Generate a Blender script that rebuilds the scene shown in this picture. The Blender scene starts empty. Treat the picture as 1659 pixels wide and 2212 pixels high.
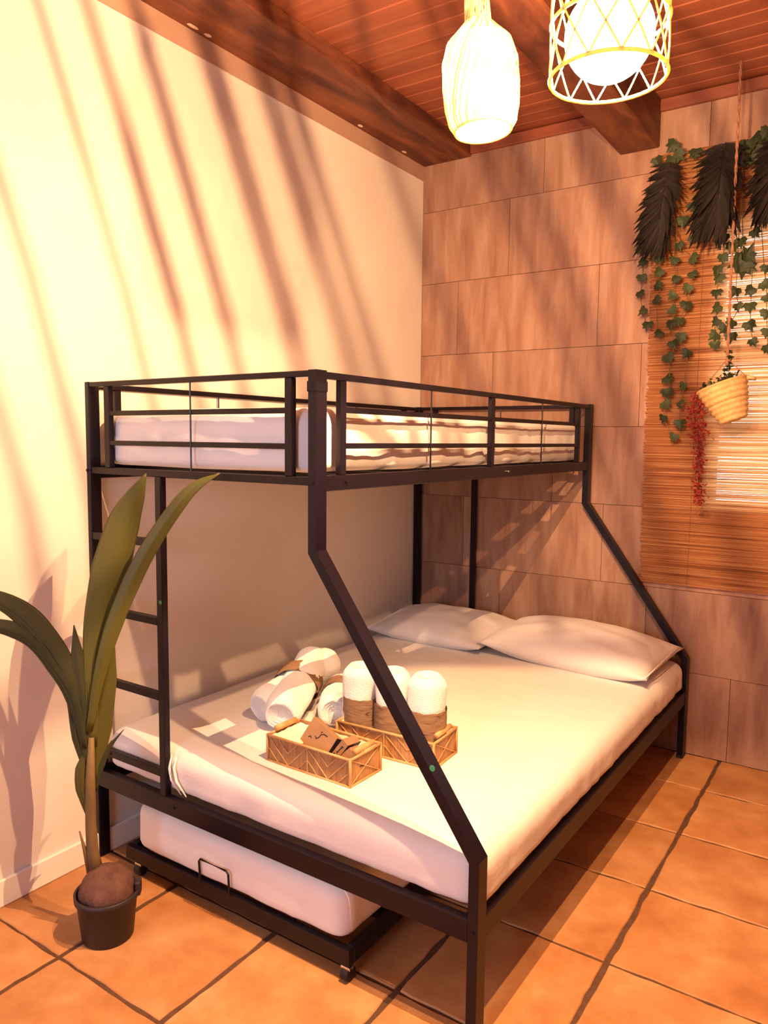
import bpy, bmesh, math, random
from mathutils import Vector, Matrix, noise
random.seed(7)
PI = math.pi
S = bpy.context.scene
COL = S.collection

# ------------------------------------------------------------------ camera
def make_camera():
    yaw, pit, rol = math.radians(33.834), math.radians(5.493), math.radians(0.610)
    fwd = Vector((-math.sin(yaw) * math.cos(pit), math.cos(yaw) * math.cos(pit), -math.sin(pit)))
    right = Vector((math.cos(yaw), math.sin(yaw), 0)); up = right.cross(fwd)
    r2 = right * math.cos(rol) + up * math.sin(rol)
    u2 = -right * math.sin(rol) + up * math.cos(rol)
    m = Matrix((r2, u2, -fwd)).transposed().to_4x4()
    m.translation = Vector((2.178, -3.594, 1.428))
    cd = bpy.data.cameras.new('camera'); co = bpy.data.objects.new('camera', cd)
    COL.objects.link(co); co.matrix_world = m
    cd.sensor_fit = 'HORIZONTAL'; cd.sensor_width = 36.0
    cd.lens = 36.0 * 1643.15 / 1659.0
    cd.clip_start = 0.05
    S.camera = co
make_camera()

# ------------------------------------------------------------------ world, lights, exposure
S.view_settings.view_transform = 'Standard'
S.view_settings.look = 'None'
S.view_settings.exposure = 0.0
S.view_settings.gamma = 1.0
S.view_settings.use_curve_mapping = False
W = bpy.data.worlds.new('daylight'); S.world = W; W.use_nodes = True
W.node_tree.nodes['Background'].inputs[0].default_value = (0.93, 0.98, 1.0, 1)
W.node_tree.nodes['Background'].inputs[1].default_value = 5.0

def area_light(name, loc, rot, sx, sy, power, color):
    l = bpy.data.lights.new(name, 'AREA'); l.shape = 'RECTANGLE'; l.size = sx; l.size_y = sy
    l.energy = power; l.color = color
    o = bpy.data.objects.new(name, l); o.location = loc; o.rotation_euler = rot
    COL.objects.link(o); return o
# cool daylight coming in through the window behind the photographer
area_light('window_daylight', (1.3, -5.72, 1.65), (PI / 2, 0, 0), 1.5, 1.2, 62, (0.74, 0.68, 1.0))
BULB = (1.0, 0.57, 0.285)
LAMP_A, LAMP_B = 215.0, 195.0

# ------------------------------------------------------------------ helpers
def link(name, me, mat=None, parent=None, smooth=False):
    o = bpy.data.objects.new(name, me); COL.objects.link(o)
    if mat: 
        me.materials.clear(); me.materials.append(mat)
    if smooth:
        for p in me.polygons: p.use_smooth = True
    if parent: o.parent = parent
    return o
def empty(name, loc=(0, 0, 0), rot=(0, 0, 0)):
    o = bpy.data.objects.new(name, None); COL.objects.link(o)
    o.location = loc; o.rotation_euler = rot; o.empty_display_size = 0.05
    return o
def tag(o, label=None, cat=None, group=None, kind=None):
    if label: o['label'] = label
    if cat: o['category'] = cat
    if group: o['group'] = group
    if kind: o['kind'] = kind
    return o
class MB:
    def __init__(s): s.v = []; s.f = []
    def add(s, vs, fs):
        b = len(s.v); s.v += [tuple(v) for v in vs]; s.f += [tuple(b + i for i in f) for f in fs]; return s
    def box(s, x0, x1, y0, y1, z0, z1, c=0.0):
        if c <= 0:
            vs = [(x, y, z) for x in (x0, x1) for y in (y0, y1) for z in (z0, z1)]
            return s.add(vs, [(0, 1, 3, 2), (4, 6, 7, 5), (0, 4, 5, 1), (2, 3, 7, 6), (0, 2, 6, 4), (1, 5, 7, 3)])
        bm = bmesh.new(); bmesh.ops.create_cube(bm, size=1)
        for v in bm.verts:
            v.co = Vector(((x0 + x1) / 2 + v.co.x * (x1 - x0), (y0 + y1) / 2 + v.co.y * (y1 - y0), (z0 + z1) / 2 + v.co.z * (z1 - z0)))
        bmesh.ops.bevel(bm, geom=bm.edges[:], offset=c, segments=1, affect='EDGES')
        bm.verts.index_update()
        s.add([v.co[:] for v in bm.verts], [[v.index for v in f.verts] for f in bm.faces]); bm.free(); return s
    def tube(s, pts, r, n=8, cap=True):
        pts = [Vector(p) for p in pts]; rs = r if isinstance(r, (list, tuple)) else [r] * len(pts)
        ref = None; rings = []
        for i, p in enumerate(pts):
            t = (pts[min(i + 1, len(pts) - 1)] - pts[max(i - 1, 0)]).normalized()
            if ref is None:
                ref = Vector((0, 0, 1)) if abs(t.z) < .9 else Vector((1, 0, 0))
            a = t.cross(ref).normalized(); b = t.cross(a).normalized(); ref = b.cross(t) * -1 if False else ref
            rings.append([p + (a * math.cos(2 * PI * k / n) + b * math.sin(2 * PI * k / n)) * rs[i] for k in range(n)])
        vs = [v for R in rings for v in R]; fs = []
        for i in range(len(pts) - 1):
            for k in range(n):
                k2 = (k + 1) % n
                fs.append((i * n + k, i * n + k2, (i + 1) * n + k2, (i + 1) * n + k))
        if cap: fs.append(tuple(range(n))[::-1]); fs.append(tuple((len(pts) - 1) * n + k for k in range(n)))
        return s.add(vs, fs)
    def lathe(s, prof, n=24, M=None, cap=False):
        vs = []; fs = []
        for r, z in prof:
            for k in range(n):
                v = Vector((r * math.cos(2 * PI * k / n), r * math.sin(2 * PI * k / n), z))
                vs.append(M @ v if M else v)
        for i in range(len(prof) - 1):
            for k in range(n):
                k2 = (k + 1) % n; fs.append((i * n + k, i * n + k2, (i + 1) * n + k2, (i + 1) * n + k))
        if cap: fs.append(tuple(range(n))[::-1]); fs.append(tuple((len(prof) - 1) * n + k for k in range(n)))
        return s.add(vs, fs)
    def prism(s, poly, y0, y1):
        n = len(poly)
        vs = [(x, y0, z) for x, z in poly] + [(x, y1, z) for x, z in poly]
        fs = [tuple(range(n)), tuple(range(2 * n - 1, n - 1, -1))]
        for i in range(n): j = (i + 1) % n; fs.append((i, i + n, j + n, j))
        return s.add(vs, fs)
    def mesh(s, name):
        me = bpy.data.meshes.new(name); me.from_pydata(s.v, [], s.f); me.validate()
        bm = bmesh.new(); bm.from_mesh(me); bmesh.ops.recalc_face_normals(bm, faces=bm.faces[:]); bm.to_mesh(me); bm.free()
        return me
    def build(s, name, mat, parent=None, smooth=False):
        return link(name, s.mesh(name), mat, parent, smooth)

# ------------------------------------------------------------------ materials
def mat(name, color, rough=.6, spec=.3, metal=0, var=None, vscale=(5, 5, 5), bump=0, bscale=(30, 30, 30), detail=4,
        rnd=0.0, sheen=0, subsurf=0, ramp=None, coord='Object', trans=0, dist=0, rand_off=False):
    m = bpy.data.materials.new(name); m.use_nodes = True; nt = m.node_tree; N = nt.nodes; L = nt.links
    b = N['Principled BSDF']
    b.inputs['Base Color'].default_value = (*color, 1); b.inputs['Roughness'].default_value = rough
    b.inputs['Specular IOR Level'].default_value = spec; b.inputs['Metallic'].default_value = metal
    if sheen: b.inputs['Sheen Weight'].default_value = sheen
    tc = N.new('ShaderNodeTexCoord'); src = tc.outputs[coord]
    oi = None
    if rnd or rand_off: oi = N.new('ShaderNodeObjectInfo')
    if rand_off:
        mul = N.new('ShaderNodeMath'); mul.operation = 'MULTIPLY'; mul.inputs[1].default_value = 37.0
        L.new(oi.outputs['Random'], mul.inputs[0])
        ad = N.new('ShaderNodeVectorMath'); ad.operation = 'ADD'
        L.new(src, ad.inputs[0]); L.new(mul.outputs[0], ad.inputs[1]); src = ad.outputs[0]
    out = None
    if var:
        mp = N.new('ShaderNodeMapping'); mp.inputs['Scale'].default_value = vscale; L.new(src, mp.inputs[0])
        nz = N.new('ShaderNodeTexNoise'); nz.inputs['Scale'].default_value = 1; nz.inputs['Detail'].default_value = detail
        nz.inputs['Roughness'].default_value = .62; nz.inputs['Distortion'].default_value = dist
        L.new(mp.outputs[0], nz.inputs['Vector'])
        cr = N.new('ShaderNodeValToRGB'); L.new(nz.outputs['Fac'], cr.inputs[0])
        e = cr.color_ramp
        st = ramp or [(.32, var), (.68, color)]
        e.elements[0].position = st[0][0]; e.elements[0].color = (*st[0][1], 1)
        e.elements[1].position = st[-1][0]; e.elements[1].color = (*st[-1][1], 1)
        for p_, c_ in st[1:-1]:
            q = e.elements.new(p_); q.color = (*c_, 1)
        out = cr.outputs[0]
    if rnd:
        hs = N.new('ShaderNodeHueSaturation')
        mr = N.new('ShaderNodeMapRange'); mr.inputs['To Min'].default_value = 1 - rnd; mr.inputs['To Max'].default_value = 1 + rnd
        L.new(oi.outputs['Random'], mr.inputs['Value']); L.new(mr.outputs[0], hs.inputs['Value'])
        if out: L.new(out, hs.inputs['Color'])
        else: hs.inputs['Color'].default_value = (*color, 1)
        out = hs.outputs[0]
    if out: L.new(out, b.inputs['Base Color'])
    if bump:
        mp2 = N.new('ShaderNodeMapping'); mp2.inputs['Scale'].default_value = bscale; L.new(src, mp2.inputs[0])
        n2 = N.new('ShaderNodeTexNoise'); n2.inputs['Scale'].default_value = 1; n2.inputs['Detail'].default_value = 5
        L.new(mp2.outputs[0], n2.inputs['Vector'])
        bp = N.new('ShaderNodeBump'); bp.inputs['Strength'].default_value = bump; bp.inputs['Distance'].default_value = .01
        L.new(n2.outputs['Fac'], bp.inputs['Height']); L.new(bp.outputs[0], b.inputs['Normal'])
    if trans:
        tr = N.new('ShaderNodeBsdfTranslucent'); mx = N.new('ShaderNodeMixShader'); mx.inputs[0].default_value = trans
        if out: L.new(out, tr.inputs[0])
        else: tr.inputs[0].default_value = (*color, 1)
        L.new(b.outputs[0], mx.inputs[1]); L.new(tr.outputs[0], mx.inputs[2])
        L.new(mx.outputs[0], N['Material Output'].inputs[0])
    return m
M = {}
M['plaster'] = mat('plaster', (.80, .74, .66), .9, .1, var=(.76, .69, .61), vscale=(2, 2, 2), bump=.08, bscale=(60, 60, 60))
M['band'] = mat('band_brown', (.46, .29, .21), .9, .1, var=(.42, .26, .19), vscale=(4, 4, 4), bump=.1)
M['walltile'] = mat('cement_tile', (.46, .33, .25), .55, .35, var=(.24, .14, .105), vscale=(16, 16, 2.6), detail=7, rnd=.05,
    ramp=[(.24, (.21, .10, .064)), (.44, (.32, .17, .105)), (.60, (.39, .23, .15)), (.80, (.48, .33, .22))], bump=.05, bscale=(40, 40, 10), rand_off=True, dist=.4)
M['floortile'] = mat('terracotta', (.66, .33, .13), .52, .3, var=(.52, .22, .08), vscale=(5, 5, 5), detail=6, rnd=.08,
    ramp=[(.28, (.36, .145, .045)), (.5, (.47, .225, .085)), (.72, (.60, .33, .15))], bump=.12, bscale=(9, 9, 9), rand_off=True)
M['grout'] = mat('grout', (.13, .07, .045), .95, .1, var=(.09, .05, .03), vscale=(30, 30, 30), bump=.3)
M['panel'] = mat('dark_unseen_wall', (.20, .125, .095), .6, .3, var=(.15, .09, .07), vscale=(3, 3, 3))  # unseen walls coloured dark to cut bounced light
M['grout2'] = mat('tile_joint', (.22, .13, .095), .9, .1)
M['ceilwood'] = mat('ceiling_wood', (.30, .095, .045), .45, .4, var=(.20, .055, .028), vscale=(2, 18, 18), rnd=.12, rand_off=True, bump=.06, bscale=(6, 80, 80))
M['beamwood'] = mat('beam_wood', (.17, .06, .03), .55, .3, var=(.07, .02, .014), vscale=(9, 1.6, 9), detail=5, dist=.8,
    ramp=[(.30, (.05, .014, .012)), (.5, (.14, .045, .024)), (.72, (.26, .09, .03))], bump=.1, bscale=(50, 5, 50))
M['white'] = mat('white_paint', (.80, .77, .70), .6, .3)
M['paint'] = mat('paint_smudge', (.75, .6, .45), .8, .2)
M['metal'] = mat('black_metal', (.006, .0024, .0075), .36, .30, var=(.004, .002, .005), vscale=(20, 20, 20), bump=.02, bscale=(200, 200, 200))
M['sheet'] = mat('cotton_sheet', (.80, .77, .74), .9, .15, var=(.78, .745, .715), vscale=(3, 3, 3), bump=.55, bscale=(5, 9, 9), sheen=.2)
M['towel'] = mat('terry_towel', (.86, .84, .80), .95, .1, bump=.5, bscale=(260, 260, 260), sheen=.4)
M['kraft'] = mat('bark_paper', (.26, .16, .085), .8, .2, var=(.07, .035, .02), vscale=(14, 14, 60), dist=1.2, detail=5,
    ramp=[(.34, (.07, .035, .02)), (.40, (.22, .13, .07)), (.7, (.30, .19, .10))], bump=.3, bscale=(20, 20, 80))
M['card'] = mat('kraft_card', (.32, .19, .10), .75, .2, var=(.28, .16, .085), vscale=(20, 20, 20))
M['ink'] = mat('dark_ink', (.02, .012, .02), .6, .3)
M['rattan'] = mat('rattan', (.62, .36, .15), .55, .3, var=(.46, .24, .09), vscale=(30, 30, 30), bump=.1)
M['rattan2'] = mat('rattan_slats', (.50, .27, .11), .6, .3, var=(.32, .15, .06), vscale=(90, 90, 12), detail=4)
M['lining'] = mat('cream_lining', (.82, .72, .52), .9, .1, bump=.3, bscale=(30, 30, 30))
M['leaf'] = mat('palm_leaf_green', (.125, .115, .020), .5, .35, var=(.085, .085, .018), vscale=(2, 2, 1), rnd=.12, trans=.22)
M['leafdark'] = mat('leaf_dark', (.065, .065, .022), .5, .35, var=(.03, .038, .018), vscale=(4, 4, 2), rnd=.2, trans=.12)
M['stem'] = mat('stem_brown', (.19, .13, .05), .6, .3, var=(.11, .065, .03), vscale=(30, 30, 6))
M['coco'] = mat('coconut_husk', (.17, .085, .06), .8, .25, var=(.08, .035, .03), vscale=(22, 22, 22), bump=.5, bscale=(40, 40, 40))
M['pot'] = mat('black_plastic', (.028, .018, .022), .5, .4)
M['soil'] = mat('soil', (.03, .018, .014), 1, .1, bump=.8, bscale=(90, 90, 90))
M['ivy'] = mat('ivy_green', (.055, .075, .025), .55, .3, var=(.03, .045, .02), vscale=(30, 30, 30), rnd=.35, trans=.15)
M['palmdark'] = mat('dark_palm', (.028, .024, .018), .6, .3, var=(.018, .015, .013), vscale=(20, 20, 20), rnd=.25)
M['reed'] = mat('reed', (.66, .33, .12), .55, .3, var=(.3, .11, .035), vscale=(1.6, 60, 150), detail=5,
    ramp=[(.30, (.26, .09, .03)), (.46, (.62, .29, .11)), (.68, (.90, .58, .28))], trans=.62)
M['thread'] = mat('thread', (.2, .1, .05), .8, .2)
M['straw'] = mat('straw', (.80, .52, .22), .7, .3, var=(.62, .36, .13), vscale=(60, 60, 60), bump=.3, bscale=(90, 90, 90), trans=.1)
M['rope'] = mat('rope', (.42, .20, .11), .8, .2, var=(.28, .12, .07), vscale=(80, 80, 80), bump=.4, bscale=(150, 150, 150))
M['red'] = mat('red_blossom', (.50, .07, .05), .6, .3, var=(.22, .02, .015), vscale=(40, 40, 40), trans=.25)
M['chrome'] = mat('chrome', (.7, .68, .66), .2, .5, metal=1)
M['rubber'] = mat('rubber', (.015, .012, .015), .6, .3)
M['sticker'] = mat('green_sticker', (.05, .32, .14), .5, .4)
M['cable'] = mat('cable', (.5, .4, .3), .7, .2)
M['bark'] = mat('canes', (.78, .50, .22), .6, .3, trans=.35)
def glass_mat():
    m = bpy.data.materials.new('window_glass'); m.use_nodes = True; nt = m.node_tree; N = nt.nodes
    tr = N.new('ShaderNodeBsdfTransparent'); gl = N.new('ShaderNodeBsdfGlossy'); gl.inputs['Roughness'].default_value = .05
    mx = N.new('ShaderNodeMixShader'); mx.inputs[0].default_value = .08
    nt.links.new(tr.outputs[0], mx.inputs[1]); nt.links.new(gl.outputs[0], mx.inputs[2]); nt.links.new(mx.outputs[0], N['Material Output'].inputs[0])
    return m
M['glass'] = glass_mat()
def glow_mat(name, color, strength, transp):
    m = bpy.data.materials.new(name); m.use_nodes = True; nt = m.node_tree; N = nt.nodes
    em = N.new('ShaderNodeEmission'); em.inputs[0].default_value = (*color, 1); em.inputs[1].default_value = strength
    tr = N.new('ShaderNodeBsdfTransparent'); mx = N.new('ShaderNodeMixShader'); mx.inputs[0].default_value = transp
    nt.links.new(em.outputs[0], mx.inputs[1]); nt.links.new(tr.outputs[0], mx.inputs[2]); nt.links.new(mx.outputs[0], N['Material Output'].inputs[0])
    return m
M['globe'] = glow_mat('glare_globe', (1.0, .86, .62), 9.0, .72)
M['liner'] = glow_mat('glowing_liner', (1.0, .84, .56), 14.0, .86)

# ------------------------------------------------------------------ the room
XR, YN, ZC = 4.3, -5.6, 2.93
def struct(name, mb, m, parent=None):
    o = mb.build(name, m, parent)
    if not parent: o['kind'] = 'structure'
    return o
grout_floor = struct('floor', MB().box(-.2, XR + .2, YN - .2, .2, -.12, -.005), M['grout'])
struct('wall_left', MB().box(-.2, 0, YN, 0, -.005, ZC), M['plaster'])
struct('wall_right', MB().box(XR, XR + .2, YN, 0, -.005, ZC), M['panel'])
# wall behind the photographer with a window opening
WX0, WX1, WZ0, WZ1 = .55, 2.05, 1.05, 2.25
struct('wall_front', MB().box(-.2, WX0, YN - .1, YN, -.005, ZC).box(WX1, XR + .2, YN - .1, YN, -.005, ZC)
       .box(WX0, WX1, YN - .1, YN, -.005, WZ0).box(WX0, WX1, YN - .1, YN, WZ1, ZC), M['panel'])
w2 = struct('window_2', MB().box(WX0, WX0 + .05, YN - .08, YN - .02, WZ0, WZ1).box(WX1 - .05, WX1, YN - .08, YN - .02, WZ0, WZ1)
       .box(WX0 + .05, WX1 - .05, YN - .08, YN - .02, WZ0, WZ0 + .05).box(WX0 + .05, WX1 - .05, YN - .08, YN - .02, WZ1 - .05, WZ1)
       .box((WX0 + WX1) / 2 - .025, (WX0 + WX1) / 2 + .025, YN - .08, YN - .02, WZ0 + .05, WZ1 - .05), M['white'])
MB().box(WX0 + .05, WX1 - .05, YN - .052, YN - .048, WZ0 + .05, WZ1 - .05).build('pane', M['glass'], w2)

# back wall: masonry with a window opening, faced with cement tiles
BX0, BX1, BZ0, BZ1 = 1.49, 2.75, 1.146, 2.36
TH = .012
back = struct('wall_back', MB().box(-.2, BX0, TH, .22, -.005, ZC).box(BX1, XR + .2, TH, .22, -.005, ZC)
       .box(BX0, BX1, TH, .22, -.005, BZ0).box(BX0, BX1, TH, .22, BZ1, ZC), M['grout2'])
def clip(r, h):
    x0, x1, z0, z1 = r; a0, a1, c0, c1 = h
    if x1 <= a0 or x0 >= a1 or z1 <= c0 or z0 >= c1: return [r]
    o = []
    if x0 < a0: o.append((x0, a0, z0, z1))
    if x1 > a1: o.append((a1, x1, z0, z1))
    m0, m1 = max(x0, a0), min(x1, a1)
    if z0 < c0: o.append((m0, m1, z0, c0))
    if z1 > c1: o.append((m0, m1, c1, z1))
    return o
rows = [0, .380, .755, 1.128, 1.497, 1.876, 2.252, 2.625, 2.93]
offs = [.13, .50, .28, .02, .43, .22, .505, .68]
for j in range(8):
    g = .0009
    z0, z1 = rows[j] + g, rows[j + 1] - g
    x = offs[j] - .75
    while x < XR:
        a, b = max(x, 0) + g, min(x + .75, XR) - g
        if b - a > .02:
            mb = MB()
            for r in clip((a, b, z0, z1), (BX0, BX1, BZ0, BZ1)):
                if r[1] - r[0] > .004 and r[3] - r[2] > .004:
                    mb.box(r[0], r[1], 0, TH, r[2], r[3], .0008)
            if mb.v: mb.build('wall_tile', M['walltile'], back)
        x += .75

# window in the back wall, horizontal glazing bars
w1 = MB()
w1.box(BX0, BX0 + .02, .05, .10, BZ0, BZ1).box(BX1 - .03, BX1, .05, .10, BZ0, BZ1)
for a, b in ((BZ0, BZ0 + .012), (1.459, 1.509), (1.777, 1.848), (2.166, 2.204), (BZ1 - .02, BZ1)):
    w1.box(BX0 + .02, BX1 - .03, .05, .10, a, b)
w1.box(2.12, 2.16, .05, .10, BZ0 + .012, BZ1 - .02)
w1o = struct('window_1', w1, M['beamwood'])
for (xa, xb) in ((BX0 + .02, 2.12), (2.16, BX1 - .03)):
    for a, b in ((BZ0 + .012, 1.459), (1.509, 1.777), (1.848, 2.166), (2.204, BZ1 - .02)):
        MB().box(xa, xb, .073, .077, a, b).build('pane', M['glass'], w1o)

# ceiling: tongue-and-groove planks running across, on a dark board
ceil = struct('ceiling', MB().box(-.2, XR + .2, YN - .2, .2, ZC + .012, ZC + .1), M['beamwood'])
pl = MB().box(0, XR, -.0445, .0445, 0, .014, .0045).mesh('plank'); pl.materials.append(M['ceilwood'])
k = 0; y = -.045
while y > YN:
    o = bpy.data.objects.new('plank', pl); COL.objects.link(o); o.parent = ceil; o.location = (0, y, ZC)
    y -= .09
struct('trim_1', MB().box(0, .285, YN, 0, 2.866, ZC, .004), M['beamwood'])         # beam lying along the left wall
struct('trim_2', MB().box(1.045, 1.222, YN, 0, 2.727, ZC, .006), M['beamwood'])    # cross beam running to the back wall
struct('trim_3', MB().box(1.222, XR, -.022, 0, 2.876, ZC - .004, .003), M['ceilwood'])
struct('trim_4', MB().box(.285, 1.045, -.022, 0, 2.876, ZC - .004, .003), M['ceilwood'])
struct('trim_5', MB().box(0, .006, YN, 0, 2.793, 2.866), M['band'])             # thin darker brown strip under the beam
for yy, zz, ln in ((-1.63, 2.868, .045), (-1.56, 2.872, .03), (-.62, 2.868, .03), (-.24, 2.868, .03)):
    mb = MB(); n = 9
    vs = [( .03 + .008 * math.cos(2 * PI * i / n) * (1 + .3 * random.random()), yy + ln * .5 * math.sin(2 * PI * i / n) * (1 + .3 * random.random()), 2.8655) for i in range(n)]
    mb.add(vs + [(a, b, c - .001) for a, b, c in vs], [tuple(range(n)), tuple(range(n, 2 * n))] + [(i, (i + 1) % n, n + (i + 1) % n, n + i) for i in range(n)])
    mb.build('paint_smudge', M['paint'], bpy.data.objects['trim_1'])
struct('baseboard_left', MB().box(0, .012, YN, -.0, 0, .084, .003), M['white'])
struct('baseboard_right', MB().box(XR - .012, XR, YN, -.0, 0, .084, .003), M['white'])

# floor: terracotta tiles with wobbly edges
def tile_mesh(w, h, seed):
    rnd = random.Random(seed); pts = []
    def side(a, b, nrm, n=11):
        for i in range(n):
            t = i / n; p = Vector(a).lerp(Vector(b), t)
            k = noise.noise(Vector((t * 5.5 + seed * 9.1, nrm[0] * 3.3 + seed, nrm[1] * 7.7))) * .0062 + rnd.uniform(-.0009, .0009)
            if i == 0: k = -.001
            pts.append((p.x + nrm[0] * k, p.y + nrm[1] * k))
    a, b = w / 2, h / 2
    side((-a, -b), (a, -b), (0, -1)); side((a, -b), (a, b), (1, 0)); side((a, b), (-a, b), (0, 1)); side((-a, b), (-a, -b), (-1, 0))
    n = len(pts); c = .0028
    top = [(x - math.copysign(min(c, abs(x)), x), y - math.copysign(min(c, abs(y)), y), 0) for x, y in pts]
    mid = [(x, y, -.003) for x, y in pts]; bot = [(x, y, -.006) for x, y in pts]
    fs = [tuple(range(n))]
    for r in (0, 1):
        for i in range(n): j = (i + 1) % n; fs.append((r * n + i, (r + 1) * n + i, (r + 1) * n + j, r * n + j))
    mb = MB().add(top + mid + bot, fs); me = mb.mesh('tile'); me.materials.append(M['floortile']); return me
TX, TY = .4177, .4197
xs = [0] + [1.603 + TX * i for i in range(-3, 7)]; xs = [v for v in xs if v < XR] + [XR]
ys = [0] + [-.353 - TY * j for j in range(0, 13)]; ys = [v for v in ys if v > YN] + [YN]
variants = {}
for i in range(len(xs) - 1):
    for j in range(len(ys) - 1):
        gx, gy = .0078, .0048
        x0, x1 = xs[i] + (gx if i else .001), xs[i + 1] - gx
        y1, y0 = ys[j] - (gy if j else .001), ys[j + 1] + (gy if j != 4 else .006)
        w, h = x1 - x0, y1 - y0
        key = (round(w, 3), round(h, 3), random.randrange(5))
        if key not in variants: variants[key] = tile_mesh(w, h, len(variants) + 1)
        o = bpy.data.objects.new('tile', variants[key]); COL.objects.link(o); o.parent = grout_floor
        o.location = ((x0 + x1) / 2, (y0 + y1) / 2, random.uniform(-.0006, .0004))

# ------------------------------------------------------------------ bunk bed (built in its own frame, turned 0.44 degrees)
BY = -.0077
bed = empty('bunk_bed', (0, 0, 0), (0, 0, BY))
tag(bed, 'black tubular metal bunk bed, narrow above, wide below, slanted posts and side ladder', 'bed')
MT = M['metal']
YF, YH, PW, PT = -2.08, -.02, .042, .027
XL, W1, W2, ZT, ZK1, ZK2 = .006, .976, 1.46, 1.6, 1.139, .461
def bpart(name, mb, m=None, par=None): return mb.build(name, m or MT, par or bed)
def slanted(y0, y1):
    dx, dz = W2 - W1, ZK2 - ZK1; L = math.hypot(dx, dz)
    # inner offset line of the slanted run
    k = PT * (L - abs(dx) * 1.0) / abs(dz) if False else None
    ang = math.atan2(dx, -dz)            # from vertical
    m_ = PT * math.tan(ang / 2)
    out = [(W1, ZT), (W1, ZK1), (W2, ZK2), (W2, 0)]
    inn = [(W2 - PT, 0), (W2 - PT, ZK2 - m_), (W1 - PT, ZK1 - m_), (W1 - PT, ZT)]
    p = MB().prism(out + inn, y0, y1)
    return p
for (ya, yb) in ((YF, YF + PW), (YH - PW, YH)):
    po = bpart('post', slanted(ya, yb))
    bpart('post', MB().box(XL, XL + PT, ya, yb, 0, ZT, .002))
    bpart('foot_cap', MB().box(W2 - PT - .001, W2 + .001, ya - .001, yb + .001, 0, .014, .002), M['rubber'], po)
# upper bunk beams
for (ya, yb) in ((YF + .004, YF + .026), (YH - .026, YH - .004)):
    bpart('end_beam', MB().box(XL + PT, W1 - PT, ya, yb, 1.306, 1.328, .002))
for (xa, xb) in ((XL + .002, XL + .024), (W1 - .024, W1 - .002)):
    bpart('side_beam', MB().box(xa, xb, YF + PW, YH - PW, 1.29, 1.331, .002))
# lower bunk beams
for (ya, yb) in ((YF + .002, YF + .028), (YH - .028, YH - .002)):
    bpart('end_beam', MB().box(XL + PT, W2 - PT, ya, yb, .255, .312, .002))
for (xa, xb) in ((XL + .002, XL + .026), (W2 - .027, W2 - .002)):
    bpart('side_beam', MB().box(xa, xb, YF + PW, YH - PW, .250, .312, .002))
# slats that carry the mattresses
for i in range(9):
    yy = YF + .16 + i * .218
    bpart('slat', MB().box(XL + .024, W1 - .024, yy - .015, yy + .015, 1.305, 1.3295))
    bpart('slat', MB().box(XL + .026, W2 - .027, yy - .015, yy + .015, .286, .3105))
# guard rails: ends
def end_guard(ya, yb):
    g = MB().box(XL + PT, W1 - PT, ya, yb, 1.583, 1.599, .002)
    o = bpart('guard_rail', g)
    for z in (1.499, 1.406): bpart('bar', MB().box(.113, .869, ya + .003, yb - .003, z - .0075, z + .0075, .0015), None, o)
    for xa, xb in ((.106, .130), (.865, .889)): bpart('upright', MB().box(xa, xb, ya + .001, yb - .001, 1.328, 1.583, .0015), None, o)
    bpart('wire', MB().tube([(.505, ya + .003, 1.328), (.505, ya + .003, 1.583)], .0026, 6), None, o)
end_guard(YF + .003, YF + .025); end_guard(YH - .025, YH - .003)
def side_guard(xa, xb):
    o = bpart('guard_rail', MB().box(xa, xb, YF + PW, YH - PW, 1.579, 1.597, .002))
    for z in (1.503, 1.408): bpart('bar', MB().box(xa + .003, xb - .003, -1.96, -.19, z - .0075, z + .0075, .0015), None, o)
    for yc in (-1.962, -1.072, -.190): bpart('upright', MB().box(xa + .001, xb - .001, yc - .0125, yc + .0125, 1.331, 1.579, .0015), None, o)
    for yc in (-1.51, -.625): bpart('wire', MB().tube([((xa + xb) / 2 + .008, yc, 1.331), ((xa + xb) / 2 + .008, yc, 1.579)], .0026, 6), None, o)
side_guard(W1 - .022, W1 - .002); side_guard(XL + .002, XL + .022)
# ladder at the foot end, matching pole at the head end
lad = bpart('ladder_pole', MB().box(.347, .374, YF + .001, YF + .024, .312, 1.306, .002))
for z in (1.104, .863, .626, .382):
    bpart('rung', MB().box(XL + PT, .347, YF + .002, YF + .022, z - .0125, z + .0125, .002), None, lad)
bpart('head_pole', MB().box(.347, .374, YH - .024, YH - .001, .312, 1.306, .002))
def disc(name, c, r, m, axis='y', par=None, t=.003):
    cx, cy, cz = c
    q = (cx, cy - t, cz) if axis == 'y' else (cx + t, cy, cz)
    return MB().tube([c, q], r, 12).build(name, m, par or bed)
for c in ((.02, YF, 1.317), (.963, YF, 1.314), (.963, YF, 1.557), (.10, YF + .002, .382), (.41, YF + .002, .286), (.02, YF, .285), (1.447, YF, .285)):
    disc('bolt', c, .0045, M['metal'])
for c in ((W1, -.945, 1.311), (W1, -1.95, 1.311)):
    disc('bolt', c, .0045, M['chrome'] if c[1] > -1 else M['metal'], 'x')
g1 = disc('sticker', (1.331, YF, .655), .0075, M['sticker'], t=.0012); g1['label'] = 'small green round sticker on slanted post'
g2 = disc('sticker', (.366, YF + .001, .926), .006, M['sticker'], t=.0012, par=lad); g2['label'] = 'small green round sticker on ladder pole'
for xc in (.963,):
    bpart('clamp', MB().box(xc - .018, xc + .016, YF - .002, YF + PW + .002, 1.545, 1.572, .002))

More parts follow.
